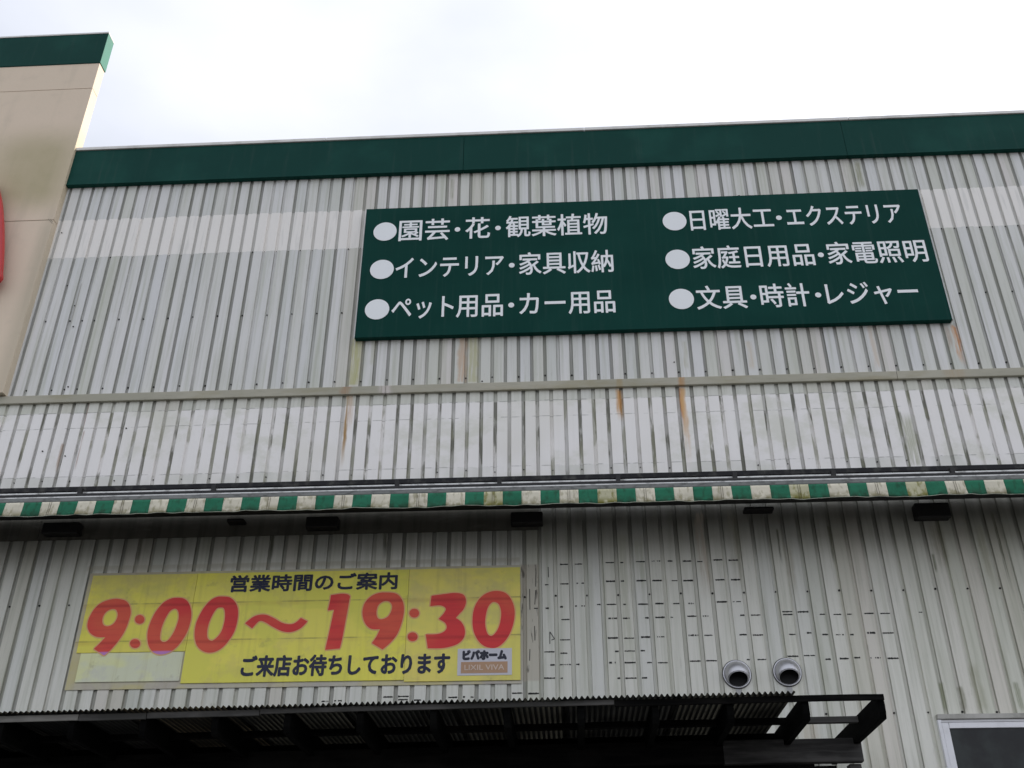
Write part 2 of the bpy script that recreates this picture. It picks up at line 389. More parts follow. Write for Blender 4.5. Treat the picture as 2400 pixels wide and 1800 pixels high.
# green fascia in long pieces, with the pale coping on top
xs = [-4.68, at(1088, 360).x, at(1975, 330).x, 5.6, XR]
for a, b in zip(xs, xs[1:]):
    bm = bmesh.new(); box(bm, a, b - .0025, W - .045, W - .001, 8.322, 8.765)
    box(bm, a, b - .0025, W - .052, W - .045, 8.322, 8.334)
    bmesh.ops.recalc_face_normals(bm, faces=bm.faces)
    KS(mesh_obj('fascia_panel', bm, M_GREEN, store, bevel=.003))
for a, b in zip([-4.68, -2.2, .3, 2.8, 5.3], [-2.2, .3, 2.8, 5.3, XR]):
    KS(boxobj('coping', M_COPE, store, a, b - .003, W - .058, W + .30, 8.767, 8.803, bevel=.004))
# belt flashing between the two heights of siding
xs = [XLEFT, at(905, 915).x, at(2100, 880).x, XR]
for a, b in zip(xs, xs[1:]):
    bm = bmesh.new(); box(bm, a, b - .002, W - .028, W - .001, 5.918, 5.992)
    bmesh.ops.recalc_face_normals(bm, faces=bm.faces)
    KS(mesh_obj('belt_flashing', bm, M_BELT, store, bevel=.004))
# drip flashing behind the awning, awning shade painted into its grime
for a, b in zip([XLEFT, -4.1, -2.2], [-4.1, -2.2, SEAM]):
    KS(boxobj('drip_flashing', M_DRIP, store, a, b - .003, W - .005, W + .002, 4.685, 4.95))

# screws: too small to pick apart, one part
bm = bmesh.new()
def screw(x, z, y, r=.0075):
    r *= random.uniform(.85, 1.2)
    a = [bm.verts.new((x + math.cos(k * math.pi / 3) * r * .9, y - .007, z + math.sin(k * math.pi / 3) * r * .9)) for k in range(6)]
    b = [bm.verts.new((x + math.cos(k * math.pi / 3) * r, y + .001, z + math.sin(k * math.pi / 3) * r)) for k in range(6)]
    bm.faces.new(a[::-1])
    for k in range(6): bm.faces.new((a[k], a[(k + 1) % 6], b[(k + 1) % 6], b[k]))
yg = W + .016
for z in (6.774, 6.066):
    for i in range(-3, 42): screw(XU + 2 * i * PU, z + random.uniform(-.004, .004), yg)
    screw(XU - PU, z, yg)
for i in range(56, 84): screw(XU + i * PU, 7.476 + random.uniform(-.004, .004), yg, .006)
for i in range(0, 30): screw(XU + i * PU * 1.0, 7.476 + random.uniform(-.004, .004), yg, .003 if i % 4 else .006)
for z in (4.165, 3.294, 2.4, 1.5, .6):
    for i in range(-23, 22): screw(XL + 2 * i * PL, z + random.uniform(-.004, .004), yg)
for i in range(-20, 20):
    if random.random() < .8: screw(XL + 2 * i * PL, 5.20 + random.uniform(-.01, .01), yg, .005)
for u, v in ((160, 907), (172, 766), (175, 717), (158, 670), (100, 1058), (153, 1069), (296, 1004), (145, 546), (268, 1127), (2068, 530), (2250, 688), (1580, 849), (1130, 894)):
    p = at(u, v); screw(p.x, p.z, W - .001, .006)
sb = KS(mesh_obj('screws', bm, M_SCREW, store)); sb['kind'] = 'stuff'

# ------------------------------------------------------------------ marks left by removed lettering
SEG = []
k3 = .27130
for a in ((415, 503, 268), (543, 605, 266), (752, 764, 258), (808, 905, 253), (935, 962, 253), (1070, 1165, 245), (1208, 1290, 240), (1345, 1385, 240), (1475, 1560, 240), (1600, 1645, 244), (1740, 1830, 230),
          (285, 315, 445), (415, 503, 437), (543, 635, 431), (742, 768, 416), (812, 905, 414), (940, 968, 413), (1075, 1170, 409), (1212, 1305, 408), (1380, 1440, 409), (1480, 1580, 408), (1758, 1843, 403),
          (190, 235, 648), (290, 318, 648), (415, 440, 635), (545, 640, 628), (735, 775, 615), (818, 912, 614), (962, 985, 614), (1090, 1180, 612), (1238, 1328, 607), (1392, 1452, 607), (1500, 1590, 606), (1770, 1843, 593),
          (355, 372, 746), (425, 512, 745), (832, 915, 734), (958, 1015, 734), (1150, 1190, 730), (1238, 1330, 726), (1370, 1390, 726), (1515, 1600, 716), (1648, 1712, 715),
          (415, 508, 920), (828, 920, 904), (968, 1060, 906), (1115, 1200, 896), (1240, 1335, 894), (1525, 1615, 881), (1662, 1732, 881),
          (280, 372, 1024), (418, 478, 1036), (890, 922, 1020), (972, 1062, 1017), (1112, 1148, 1014),
          (330, 375, 1137), (415, 515, 1134), (555, 583, 1132), (840, 930, 1117), (972, 1070, 1117), (1168, 1210, 1117), (1260, 1345, 1118), (1535, 1632, 1104), (1668, 1770, 1101),
          (278, 376, 1251), (420, 438, 1253), (910, 935, 1252), (975, 1075, 1251), (1120, 1168, 1249), (140, 235, 1384), (0, 90, 1381)):
    SEG.append((1200 + a[0] * k3, 1200 + a[1] * k3, 1250 + a[2] * k3))
k4 = .36166
for a in ((200, 268, 172), (297, 372, 174), (212, 280, 301), (313, 383, 301), (222, 295, 444), (325, 377, 443), (372, 405, 531), (443, 510, 530), (645, 715, 508), (650, 712, 526), (745, 820, 509), (888, 925, 525), (978, 1032, 526), (1065, 1097, 524),
          (1177, 1240, 519), (1280, 1345, 519), (1530, 1555, 512), (368, 415, 657), (455, 525, 659), (690, 733, 655), (805, 835, 645), (905, 945, 656), (988, 1050, 657), (1085, 1108, 656), (1195, 1262, 645), (1295, 1368, 646),
          (485, 542, 818), (665, 750, 797), (783, 858, 792), (1215, 1290, 807), (1327, 1402, 810), (1018, 1078, 812), (1112, 1150, 806), (415, 435, 818), (925, 960, 816)):
    SEG.append((1600 + a[0] * k4, 1600 + a[1] * k4, 1250 + a[2] * k4))
for a in ((460, 535, 1087), (580, 635, 1082), (942, 1015, 1054), (1052, 1132, 1050), (1052, 1125, 1074), (1170, 1222, 1077), (1425, 1490, 1057), (1533, 1548, 1054), (1590, 1612, 1055)):
    SEG.append((600 + a[0] * .31646, 600 + a[1] * .31646, 1300 + a[2] * .31646))
bm = bmesh.new()
def mark(x0, x1, z, th):
    """ragged dash lying on the flat of a rib"""
    n = max(2, int((x1 - x0) / .006)); broken = random.random() < .22
    prev = None
    for i in range(n + 1):
        x = x0 + (x1 - x0) * i / n
        t = th * random.uniform(.55, 1.15); zz = z + random.uniform(-.0008, .0008)
        cur = (bm.verts.new((x, W - .0015, zz - t)), bm.verts.new((x, W - .0015, zz + t)))
        if prev and not (broken and random.random() < .35): bm.faces.new((prev[0], cur[0], cur[1], prev[1]))
        prev = cur
for u0, u1, v in SEG:
    a, b = at(u0, v), at(u1, v); zz = (a.z + b.z) / 2
    # keep to the flats between grooves
    i = math.floor((a.x - XL) / PL)
    while XL + i * PL < b.x:
        lo_, hi_ = XL + (i + .16) * PL, XL + (i + .84) * PL
        s, e = max(a.x, lo_), min(b.x, hi_)
        if e - s > .012: mark(s, e, zz, random.choice((.0048, .0056, .0068)))
        i += 1
# a pencilled check mark and tall scratches by the banner
def line3(pts, th):
    for (u0, v0), (u1, v1) in zip(pts, pts[1:]):
        a, b = at(u0, v0, W - .0015), at(u1, v1, W - .0015); d = (b - a).normalized(); nn = Vector((-d.z, 0, d.x)) * th
        bm.faces.new([bm.verts.new(p) for p in (a - nn, b - nn, b + nn, a + nn)])
ck = lambda x, y: (1200 + x * k3, 1250 + y * k3)
line3([ck(327, 955), ck(327, 850), ck(368, 912), ck(340, 922)], .0028)
for a in (((207, 330), (205, 460)), ((205, 490), (197, 615)), ((195, 800), (198, 925)), ((155, 1000), (152, 1100)), ((312, 290), (315, 380)), ((152, 480), (155, 660))):
    line3([ck(*a[0]), ck(*a[1])], .0026)
mk = KS(mesh_obj('lettering_marks', bm, M_MARK, store)); mk['kind'] = 'stuff'

# ------------------------------------------------------------------ window
wx0, wz1 = 2.476, 3.238
M_ALU = plain('pale_aluminium', (.82, .82, .84), .45, 0, .08, 10, (.35, .35, .33))
win = KS(boxobj('window', M_DARK, store, wx0 + .02, 4.4, W + .03, W + .05, 2.05, wz1 - .02))
def Wn(o): o.parent = win; o.matrix_parent_inverse = Matrix.Identity(4); return o
boxw = lambda n, mt, *b, bevel=.002: Wn(boxobj(n, mt, win, *b, bevel=bevel))
boxw('frame', M_ALU, wx0, wx0 + .022, W - .030, W + .03, 2.03, wz1 - .002)
boxw('frame', M_ALU, 4.4, 4.43, W - .030, W + .03, 2.03, wz1 - .002)
boxw('frame', M_ALU, wx0 + .0245, 4.398, W - .018, W + .03, wz1 - .016, wz1)
boxw('head_flashing', plain('head_flashing_metal', (.47, .46, .42), .5, 0, .2), wx0 + .002, 4.43, W - .036, W + .01, wz1 + .002, 3.272)
boxw('sash', M_ALU, wx0 + .026, 2.546, W - .020, W + .03, 2.06, wz1 - .019)
boxw('sash', M_ALU, 2.549, 4.396, W - .020, W + .03, 3.182, wz1 - .019)
boxw('sash', M_ALU, 2.549, 4.396, W - .020, W + .03, 2.06, 2.11)
boxw('sill', M_ALU, wx0, 4.43, W - .06, W + .03, 2.0, 2.028)
q = Mat('dark_window_glass', .25, 0, .22).base((.022, .023, .024)); q.mix(q.noise(4, 4, 4, 5).ss(.42, .62) * .8, (.038, .045, .043))
boxw('pane', q.done(), 2.546, 4.397, W - .009, W - .003, 2.1, 3.184, bevel=0)

# ------------------------------------------------------------------ taller block on the left
tower = thing('entrance_block', 'taller beige panelled block with a green cap at the left edge', 'building', (-4.685, 7.22, 0))
KT = K(tower)
TX, TY, TB = -4.680, 7.222, 7.345
bands = [(6.0, 7.868), (7.875, 9.60), (9.606, 9.968)]
xp = [TX, -6.9, -9.1]
for (z0, z1) in bands:
    for x1, x0 in zip(xp, xp[1:]):
        KT(boxobj('wall_panel', M_BEIGE, tower, x0 + .003, x1 - (0 if x1 == TX else .003), TY, TB, z0, z1, bevel=.0015))
KT(boxobj('joint', M_JOINT, tower, -9.1, TX - .012, TY + .006, TB - .01, 7.86, 7.88))
KT(boxobj('joint', M_JOINT, tower, -9.1, TX - .012, TY + .012, TB - .01, 9.59, 9.61))
# green cap: plain front, sunlight painted on its end as a lighter green
KT(boxobj('cap_panel', M_GREEN, tower, -9.1, TX + .004, TY - .008, TB + .006, 9.970, 10.408, bevel=.0015))
KT(boxobj('cap_end_sunlit', M_GREEN_SUNLIT, tower, TX + .0045, TX + .0085, TY - .007, TB + .005, 9.971, 10.407))
KT(boxobj('coping', M_COPE, tower, -9.1, TX + .010, TY - .014, TB + .012, 10.410, 10.432, bevel=.002))
KT(boxobj('lower_wall', M_BEIGE, tower, -9.1, TX - .06, W - .001, W + .05, 5.99, 6.2))
# raking crack where the panel joint meets the corner
bm = bmesh.new()
for (u0, v0), (u1, v1) in (((113, 513), (127, 529)), ((117, 514), (131, 527))):
    a, b = at(u0, v0, TY - .0012), at(u1, v1, TY - .0012)
    if b.x > TX: b = a + (b - a) * ((TX - a.x) / (b.x - a.x))
    d = (b - a).normalized(); nn = Vector((-d.z, 0, d.x)) * .0022
    bm.faces.new([bm.verts.new(p) for p in (a - nn, b - nn, b + nn, a + nn)])
KT(mesh_obj('crack', bm, M_JOINT, tower))
# red channel letter, only its rounded end is in view
rl = thing('red_sign_letter', 'rounded red sign letter mounted on the beige block, cut by the left photo edge', 'sign', (-5.4, 7.1, 7.7))
def rr(x0, x1, z0, z1, r, n=10):
    out = []
    for cx_, cz_, a0 in ((x1 - r, z1 - r, 0), (x0 + r, z1 - r, 90), (x0 + r, z0 + r, 180), (x1 - r, z0 + r, 270)):
        for k in range(n + 1):
            t = math.radians(a0 + 90 * k / n); out.append((cx_ + r * math.cos(t), cz_ + r * math.sin(t)))
    return out
edge = [at(u - 4, v, 7.10) for u, v in ((1, 449), (5.4, 472), (8, 501), (9.4, 537), (9.4, 573), (8, 606), (5.8, 631), (1.8, 653))]
ol = [(p.x, p.z) for p in edge] + [(-5.10, 6.98), (-5.35, 6.90), (-5.75, 6.92), (-6.05, 7.15), (-6.15, 7.6), (-6.05, 8.05), (-5.75, 8.33), (-5.45, 8.36), (-5.30, 8.30)]
RED_OUT = []
L_ = len(ol)
for i in range(L_):
    p0, p1, p2, p3 = ol[i - 1], ol[i], ol[(i + 1) % L_], ol[(i + 2) % L_]
    for k in range(4):
        t = k / 4
        RED_OUT.append(tuple(.5 * (2 * p1[j] + (p2[j] - p0[j]) * t + (2 * p0[j] - 5 * p1[j] + 4 * p2[j] - p3[j]) * t * t + (3 * p1[j] - p0[j] - 3 * p2[j] + p3[j]) * t ** 3) for j in (0, 1)))
bm = bmesh.new(); prism(bm, RED_OUT, 7.10, 7.15)
bmesh.ops.recalc_face_normals(bm, faces=bm.faces)
K(rl)(mesh_obj('letter_face', bm, M_RED, rl, bevel=.008))
bm = bmesh.new(); prism(bm, rr(-6.05, -5.35, 7.2, 8.15, .25, 10), 7.20, 7.223)
K(rl)(mesh_obj('letter_back', bm, M_DARK, rl))

# ------------------------------------------------------------------ text helper
def text_mesh(txt, bold):
    cu = bpy.data.curves.new('t', 'FONT'); cu.body = txt; cu.size = 1; cu.offset = bold; cu.resolution_u = 3
    cu.fill_mode = 'BOTH'
    to = bpy.data.objects.new('t', cu); C.objects.link(to)
    bpy.context.view_layer.update()
    dg = bpy.context.evaluated_depsgraph_get()
    me = bpy.data.meshes.new_from_object(to.evaluated_get(dg))
    bpy.data.objects.remove(to)
    return me
def lettering(name, runs, mat, Y, bold, thick=.0, parent=None):
    """runs: (text, x0, x1, z_base, em): ink fitted to x0..x1; em in metres; each word is a mesh on plane Y.
    Strokes are thickened by laying the same glyphs round a small circle."""
    for txt, x0, x1, zb, em in runs:
        bm = bmesh.new()
        me = text_mesh(txt, 0)
        xs_ = [v.co.x for v in me.vertices]
        a, b = min(xs_), max(xs_); w_ = bold * em; sx = (x1 - x0 - 2 * w_) / (b - a)
        shifts = [(math.cos(k * math.pi / 4) * w_, math.sin(k * math.pi / 4) * w_) for k in range(8)] if bold else [(0, 0)]
        for j, (dx, dz) in enumerate(shifts):
            vmap = [bm.verts.new((x0 + w_ + (v.co.x - a) * sx + dx, Y - j * .00012, zb + v.co.y * em + dz)) for v in me.vertices]
            for p in me.polygons:
                try: bm.faces.new([vmap[i] for i in p.vertices])
                except ValueError: pass
        bpy.data.meshes.remove(me)
        for f in bm.faces:
            f.normal_update()
            if f.normal.y > 0: f.normal_flip()
        keep(mesh_obj(name, bm, mat), parent)
def disc(name, x, z, r, mat, Y0, Y1, n=40):
    bm = bmesh.new(); prism(bm, [(x + r * math.cos(2 * math.pi * k / n), z + r * math.sin(2 * math.pi * k / n)) for k in range(n)], Y0, Y1)
    bmesh.ops.recalc_face_normals(bm, faces=bm.faces)
    return mesh_obj(name, bm, mat)

# ------------------------------------------------------------------ green department sign
SY = 7.24
sign = thing('department_sign', 'wide dark green board with six rows of white Japanese lettering on upper wall', 'sign', (.76, SY, 6.455))
KG = K(sign)
KG(boxobj('board', M_BOARD, sign, -1.736, 3.260, SY, W - .004, 6.455, 7.877, bevel=.002))
KG(boxobj('edge_trim', M_EDGE, sign, -1.741, -1.737, SY - .003, W - .004, 6.455, 7.877))
KG(boxobj('edge_trim', M_EDGE, sign, 3.261, 3.268, SY - .003, W - .004, 6.455, 7.877))
for u, v in ((1269, 474), (1731, 454)):
    p = at(u, v, SY + .03); bm = bmesh.new()
    tube(bm, [(p.x + .014 * math.cos(t * math.pi / 8), SY + .03, 7.879 + .012 + .014 * math.sin(t * math.pi / 8)) for t in range(17)], .003, 6)
    KG(mesh_obj('lifting_eye', bm, M_DARK, sign))
kA, kB = .31646, .36166
XA = lambda u, v: at(800 + u * kA, 420 + v * kA, SY - .004)
XB = lambda u, v: at(1500 + u * kB, 400 + v * kB, SY - .004)
rows = {'L': [(7.602, XA), (7.173, XA), (6.742, XA)], 'R': [(7.604, XB), (7.174, XB), (6.749, XB)]}
for x, z in ((-1.548, 7.602), (-1.549, 7.173), (-1.563, 6.742), (1.064, 7.604), (1.056, 7.174), (1.053, 6.749)):
    KG(disc('bullet', x, z, .106, M_LETTER, SY - .0035, SY + .002))
def runs_of(F, z, vm, em, lst):
    out = []
    for t, u0, u1 in lst:
        out.append((t, F(u0, vm).x, F(u1, vm).x, z - .365 * em, em))
    return out
EM = .262
L1 = runs_of(XA, 7.605, 370, EM, [('園芸', 427, 803), ('花', 918, 1102), ('観葉植物', 1218, 1974)])
L2 = runs_of(XA, 7.180, 650, EM, [('インテリア', 402, 1203), ('家具収納', 1315, 2017)])
L3 = runs_of(XA, 6.750, 945, EM, [('ペット', 372, 832), ('用品', 850, 1197), ('カー', 1317, 1662), ('用品', 1682, 2030)])
R1 = runs_of(XB, 7.607, 310, EM, [('日曜大工', 323, 864), ('エクステリア', 950, 1705)])
R2 = runs_of(XB, 7.180, 550, EM, [('家庭日用品', 338, 1130), ('家電照明', 1215, 1868)])
R3 = runs_of(XB, 6.752, 815, EM, [('文具', 363, 692), ('時計', 780, 1102), ('レジャー', 1208, 1812)])
for rr_ in (L1, L2, L3, R1, R2, R3):
    lettering('lettering', rr_, M_LETTER, SY - .0006, .0115, 0, sign)
for F, u, v, z in ((XA, 860, 373, 7.597), (XA, 1160, 363, 7.597), (XA, 1262, 640, 7.170), (XA, 1258, 933, 6.742), (XB, 900, 302, 7.60), (XB, 1172, 545, 7.17), (XB, 735, 820, 6.745), (XB, 1155, 805, 6.745)):
    KG(disc('middle_dot', F(u, v).x, z, .0255, M_LETTER, SY - .0035, SY + .002, 20))

# ------------------------------------------------------------------ yellow opening-hours banner
BY = W - .012
ban = thing('hours_banner', 'faded yellow opening hours banner with large red numerals on lower wall', 'banner', (-1.95, BY, 3.55))
KB = K(ban)
def yel(name, c, c2):
    q = Mat(name, .6, 0, .25).base(c)
    q.mix(q.noise(1.2, 1, 2.5, 4).ss(.35, .65) * .55, c2)
    q.mix(q.noise(1.7, 1, 3.0, 3, off=5).ss(.50, .58) * .45, (c2[0] * .78, c2[1] * .82, c2[2] * 1.15))
    q.mix(q.noise(5, 1, 5, 5, .65, 14).ss(.50, .62) * .30, (c[0] * .74, c[1] * .70, c[2] * 1.3))
    q.mix(q.noise(.8, 1, 1.2, 5, .6, 21).ss(.52, .60) * .40, (c[0] * .66, c[1] * .66, c[2] * 1.3))
    q.mix(q.noise(26, 1, 1.5, 4, off=2).ss(.5, .8) * .22, (.45, .38, .12))
    for zz in (4.155, 3.873):
        ln = (q.z - zz).abs().ss(.007, .002)
        q.mix(ln * q.noise(4, 1, 1, 4, off=zz).ss(.40, .62) * .6, (.22, .19, .09))
        q.mix((q.z - zz + .012).abs().ss(.03, .0) * q.noise(3, 1, 1, 3, off=zz + 1).ss(.35, .65) * .35, (.56, .38, .10))
    q.mix(q.noise(9, 1, 9, 5, off=8).ss(.62, .72) * .25, (.30, .28, .12))
    q.bump(q.noise(2, 1, 3, 3, off=4), .15, .01)
    return q.done()
MY1 = yel('yellow_film', (.95, .86, .17), (.97, .92, .11))
MY2 = yel('yellow_film_olive', (.90, .80, .18), (.95, .88, .10))
MY3 = yel('yellow_film_dull', (.92, .79, .20), (.95, .86, .17))
MYP = yel('bleached_film', (.84, .86, .46), (.90, .90, .62))
bx0, bx1, bz0, bz1 = -3.585, -.338, 3.548, 4.385
s1, s2 = -2.775, -1.165
zc = 3.790
g_ = .0022
for nm, mt, a, b, c, d in (('film_sheet', MY2, bx0, s1 - g_, zc + g_, bz1), ('film_sheet', MYP, bx0 + .035, s1 - g_ - .01, bz0 + .03, zc - g_), ('film_sheet', MY1, s1, s2 - g_, bz0 + .012, bz1), ('film_sheet', MY3, s2, bx1, bz0, bz1)):
    KB(boxobj(nm, mt, ban, a, b, BY - .004, BY + .004, c, d, bevel=.001))
KB(boxobj('backing', yel('banner_backing', (.62, .56, .30), (.66, .62, .46)), ban, bx0 - .03, bx1 + .006, BY + .0045, W - .001, bz0 - .022, bz1 + .020))
M_NAVY = plain('navy_lettering', (.012, .016, .05), .6, 0, .12, 12, (.10, .11, .06))
Fb = lambda u, v, Y=BY - .005: at(u, v, Y)
t1 = [('営業時間のご案内', Fb(539.6, 1366).x, Fb(932, 1358).x, 0, 0)]
za, zb_ = Fb(720, 1346).z, Fb(720, 1384).z
em1 = (za - zb_) / .93
lettering('lettering', [('営業時間のご案内', Fb(540, 1365).x, Fb(932, 1362).x, zb_ + .085 * em1, em1)], M_NAVY, BY - .0055, .034, 0, ban)
za, zb_ = Fb(690, 1536).z, Fb(690, 1584).z
em2 = (za - zb_) / .93
lettering('lettering', [('ご来店お待ちしております', Fb(565, 1563).x, Fb(1055, 1555).x, zb_ + .085 * em2, em2)], M_NAVY, BY - .0055, .034, 0, ban)
# numerals, drawn as closed outlines on the banner
def catmull(pts, n=5):
    """closed smooth outline; a point given as (x, y, 1) stays a sharp corner"""
    out = []; L = len(pts)
    P = [(p[0], p[1]) for p in pts]; S = [len(p) > 2 for p in pts]
    for i in range(L):
        p1, p2 = P[i], P[(i + 1) % L]
        p0 = P[i - 1] if not S[i] else p1
        p3 = P[(i + 2) % L] if not S[(i + 1) % L] else p2
        if S[i] and S[(i + 1) % L]: out.append(p1); continue
        for k in range(n):
            t = k / n
            out.append(tuple(.5 * (2 * p1[j] + (p2[j] - p0[j]) * t + (2 * p0[j] - 5 * p1[j] + 4 * p2[j] - p3[j]) * t * t + (3 * p1[j] - p0[j] - 3 * p2[j] + p3[j]) * t ** 3) for j in (0, 1)))
    return out
def z1(x, y): return (150 + x * .22604, 1320 + y * .22604)
def z2(x, y): return (600 + x * .31646, 1300 + y * .31646)
def ell(cx_, cy_, rx, ry, n=18): return [(cx_ + rx * math.cos(2 * math.pi * k / n), cy_ + ry * math.sin(2 * math.pi * k / n)) for k in range(n)]
NUM = [
 (z1, [(575, 372), (640, 390), (680, 440), (692, 515), (672, 595), (638, 685), (590, 770), (530, 848), (470, 912), (415, 957, 1), (310, 888, 1), (370, 830), (428, 768, 1), (340, 764), (275, 727), (244, 668), (248, 605), (273, 540), (318, 470), (380, 415), (450, 385), (520, 370)],
      [(545, 490), (557, 530), (545, 582), (510, 630), (460, 654), (415, 645), (397, 605), (405, 555), (435, 508), (480, 480), (520, 475)]),
 (z1, ell(785, 583, 49, 46), None), (z1, ell(737, 833, 53, 47), None),
 (z1, [(1180, 358), (1250, 370), (1297, 420), (1320, 505), (1312, 600), (1282, 700), (1232, 790), (1170, 868), (1090, 925), (1000, 946), (925, 922), (880, 860), (864, 770), (874, 680), (910, 580), (960, 490), (1030, 410), (1105, 368)],
      [(1150, 472), (1182, 495), (1190, 560), (1170, 640), (1130, 730), (1080, 797), (1035, 817), (1000, 795), (998, 735), (1018, 650), (1058, 560), (1102, 495)]),
 (z1, [(1640, 345), (1720, 355), (1780, 410), (1805, 490), (1797, 600), (1765, 710), (1710, 800), (1640, 877), (1560, 920), (1480, 925), (1405, 887), (1365, 820), (1354, 730), (1368, 630), (1405, 540), (1455, 455), (1520, 385), (1580, 352)],
      [(1610, 460), (1657, 468), (1670, 530), (1660, 620), (1630, 710), (1580, 775), (1530, 804), (1490, 777), (1484, 710), (1503, 620), (1543, 530), (1580, 475)]),
 (z2, [(-81, 508, 1), (-15, 458), (60, 443), (130, 468), (195, 505), (260, 515), (300, 498), (332, 468, 1), (382, 494, 1), (330, 545), (260, 573), (190, 566), (120, 532), (60, 497), (20, 495), (-28, 546, 1)], None),
 (z2, [(555, 300, 1), (640, 289), (692, 302), (690, 345), (665, 480), (638, 625), (620, 695, 1), (512, 705, 1), (545, 560), (578, 408, 1), (532, 412, 1), (548, 345)], None),
 (z2, [(965, 280), (1040, 290), (1085, 340), (1096, 412), (1080, 500), (1045, 590), (992, 655), (937, 702, 1), (858, 655, 1), (893, 605), (918, 553, 1), (850, 548), (805, 502), (788, 430), (805, 360), (850, 310), (905, 285)],
      [(990, 350), (1008, 378), (1000, 422), (975, 460), (935, 478), (903, 470), (892, 430), (903, 380), (932, 352), (962, 343)]),
 (z2, ell(1172, 433, 36, 33), None), (z2, ell(1160, 608, 37, 33), None),
 (z2, [(1300, 304, 1), (1400, 291), (1480, 283), (1538, 298), (1556, 345), (1540, 400), (1505, 440), (1480, 468, 1), (1520, 498), (1546, 550), (1541, 612), (1500, 657), (1440, 681), (1370, 693), (1272, 693, 1), (1257, 590, 1), (1340, 588), (1392, 570), (1412, 540), (1400, 505), (1353, 476, 1), (1392, 432), (1405, 398), (1365, 376), (1290, 382, 1)], None),
 (z2, [(1780, 268), (1850, 285), (1895, 340), (1916, 420), (1906, 510), (1876, 592), (1830, 655), (1770, 691), (1700, 681), (1648, 640), (1613, 570), (1603, 490), (1615, 400), (1652, 330), (1708, 285)],
      [(1765, 350), (1800, 370), (1816, 430), (1806, 510), (1780, 570), (1745, 601), (1715, 585), (1699, 530), (1699, 470), (1714, 400), (1738, 362)]),
]
q = Mat('red_numeral_film', .5, 0, .3).base((.80, .055, .055))
q.mix(q.noise(1.6, 1, 2.2, 4).ss(.4, .65) * .6, (.84, .17, .075)).mix(q.noise(2, 1, 40, 3, off=3).ss(.5, .75) * .3, (.52, .03, .05))
for zz in (4.155, 3.873): q.mix((q.z - zz + .012).abs().ss(.02, .0) * .35, (.36, .02, .02))
q.mix(q.z.ss(zc + .012, zc - .002) * q.x.ss(s1 + .01, s1 - .01), (.62, .26, .62))
M_REDN = q.done()
M_HALO = plain('orange_film_edge', (.85, .50, .22), .6, 0, .08, 6, (.5, .4, .2))
def poly_curve(outlines, grow, Y, th, mat, name):
    cu = bpy.data.curves.new('n', 'CURVE'); cu.dimensions = '2D'; cu.fill_mode = 'BOTH'; cu.offset = 0
    for ol in outlines:
        sp = cu.splines.new('POLY'); sp.points.add(len(ol) - 1)
        for p, (x, z) in zip(sp.points, ol): p.co = (x, z, 0, 1)
        sp.use_cyclic_u = True
    to = bpy.data.objects.new('n', cu); C.objects.link(to); bpy.context.view_layer.update()
    me = bpy.data.meshes.new_from_object(to.evaluated_get(bpy.context.evaluated_depsgraph_get()))
    bpy.data.objects.remove(to)
    bm = bmesh.new(); vm = [bm.verts.new((v.co.x, Y, v.co.y)) for v in me.vertices]
    for p in me.polygons:
        try: bm.faces.new([vm[i] for i in p.vertices])
        except ValueError: pass
    bmesh.ops.recalc_face_normals(bm, faces=bm.faces)
    return mesh_obj(name, bm, mat)
def grow_outline(ol, d):
    a = sum(x0 * y1 - x1 * y0 for (x0, y0), (x1, y1) in zip(ol, ol[1:] + ol[:1]))
    s = 1 if a > 0 else -1; out = []; n = len(ol)
    for i in range(n):
        (x0, y0), (x1, y1) = ol[i - 1], ol[(i + 1) % n]; l = math.hypot(x1 - x0, y1 - y0) or 1
        out.append((ol[i][0] + s * (y1 - y0) / l * d, ol[i][1] - s * (x1 - x0) / l * d))
    return out
for F, outer, hole in NUM:
    ols = []
    for k, ring in enumerate((outer, hole)):
        if ring is None: continue
        sm = catmull(ring); wp = []
        for (x, y) in sm:
            p = at(*F(x, y), BY - .006); wp.append((p.x, p.z))
        ols.append(wp)
    KB(poly_curve(ols, 0, BY - .0065, 0, M_REDN, 'numeral'))
    ho = [grow_outline(ols[0], .0095)] + [grow_outline(o, -.0095) for o in ols[1:]]
    KB(poly_curve(ho, 0, BY - .0052, 0, M_HALO, 'numeral_outline'))
# white store label in the corner
def rect_px(F, u0, u1, v0, v1, Y):
    um, vm = (u0 + u1) / 2, (v0 + v1) / 2
    return F(u0, vm, Y).x, F(u1, vm, Y).x, F(um, v1, Y).z, F(um, v0, Y).z
kl = .13562
a, b, c, d = rect_px(at, 1050 + 165 * kl, 1050 + 1105 * kl, 1500 + 150 * kl, 1500 + 612 * kl, BY)
KB(boxobj('store_label', plain('label_white', (.66, .65, .70), .5, 0, .06, 8, (.5, .5, .4)), ban, a, b, BY - .0068, BY - .004, c, d))
la, lb, lc, ld_ = rect_px(at, 1050 + 225 * kl, 1050 + 1030 * kl, 1500 + 380 * kl, 1500 + 575 * kl, BY)
KB(boxobj('label_strip', plain('label_tan', (.52, .32, .19), .6, 0, .12, 9, (.40, .22, .16)), ban, la, lb, BY - .0082, BY - .0067, lc, ld_))
hh = ld_ - lc
lettering('lettering', [('LIXIL VIVA', la + (lb - la) * .075, la + (lb - la) * .93, lc + hh * .28, hh * .66)], plain('label_cream', (.74, .60, .50), .6, 0, .1), BY - .0086, .012, 0, ban)
ja, jb, jc, jd = rect_px(at, 1050 + 250 * kl, 1050 + 1020 * kl, 1500 + 190 * kl, 1500 + 338 * kl, BY)
eh = (jd - jc) / .86
lettering('lettering', [('ビバホーム', ja, jb, jc + .05 * eh, eh)], plain('label_black', (.012, .013, .03), .5, 0, .03), BY - .0073, .095, 0, ban)

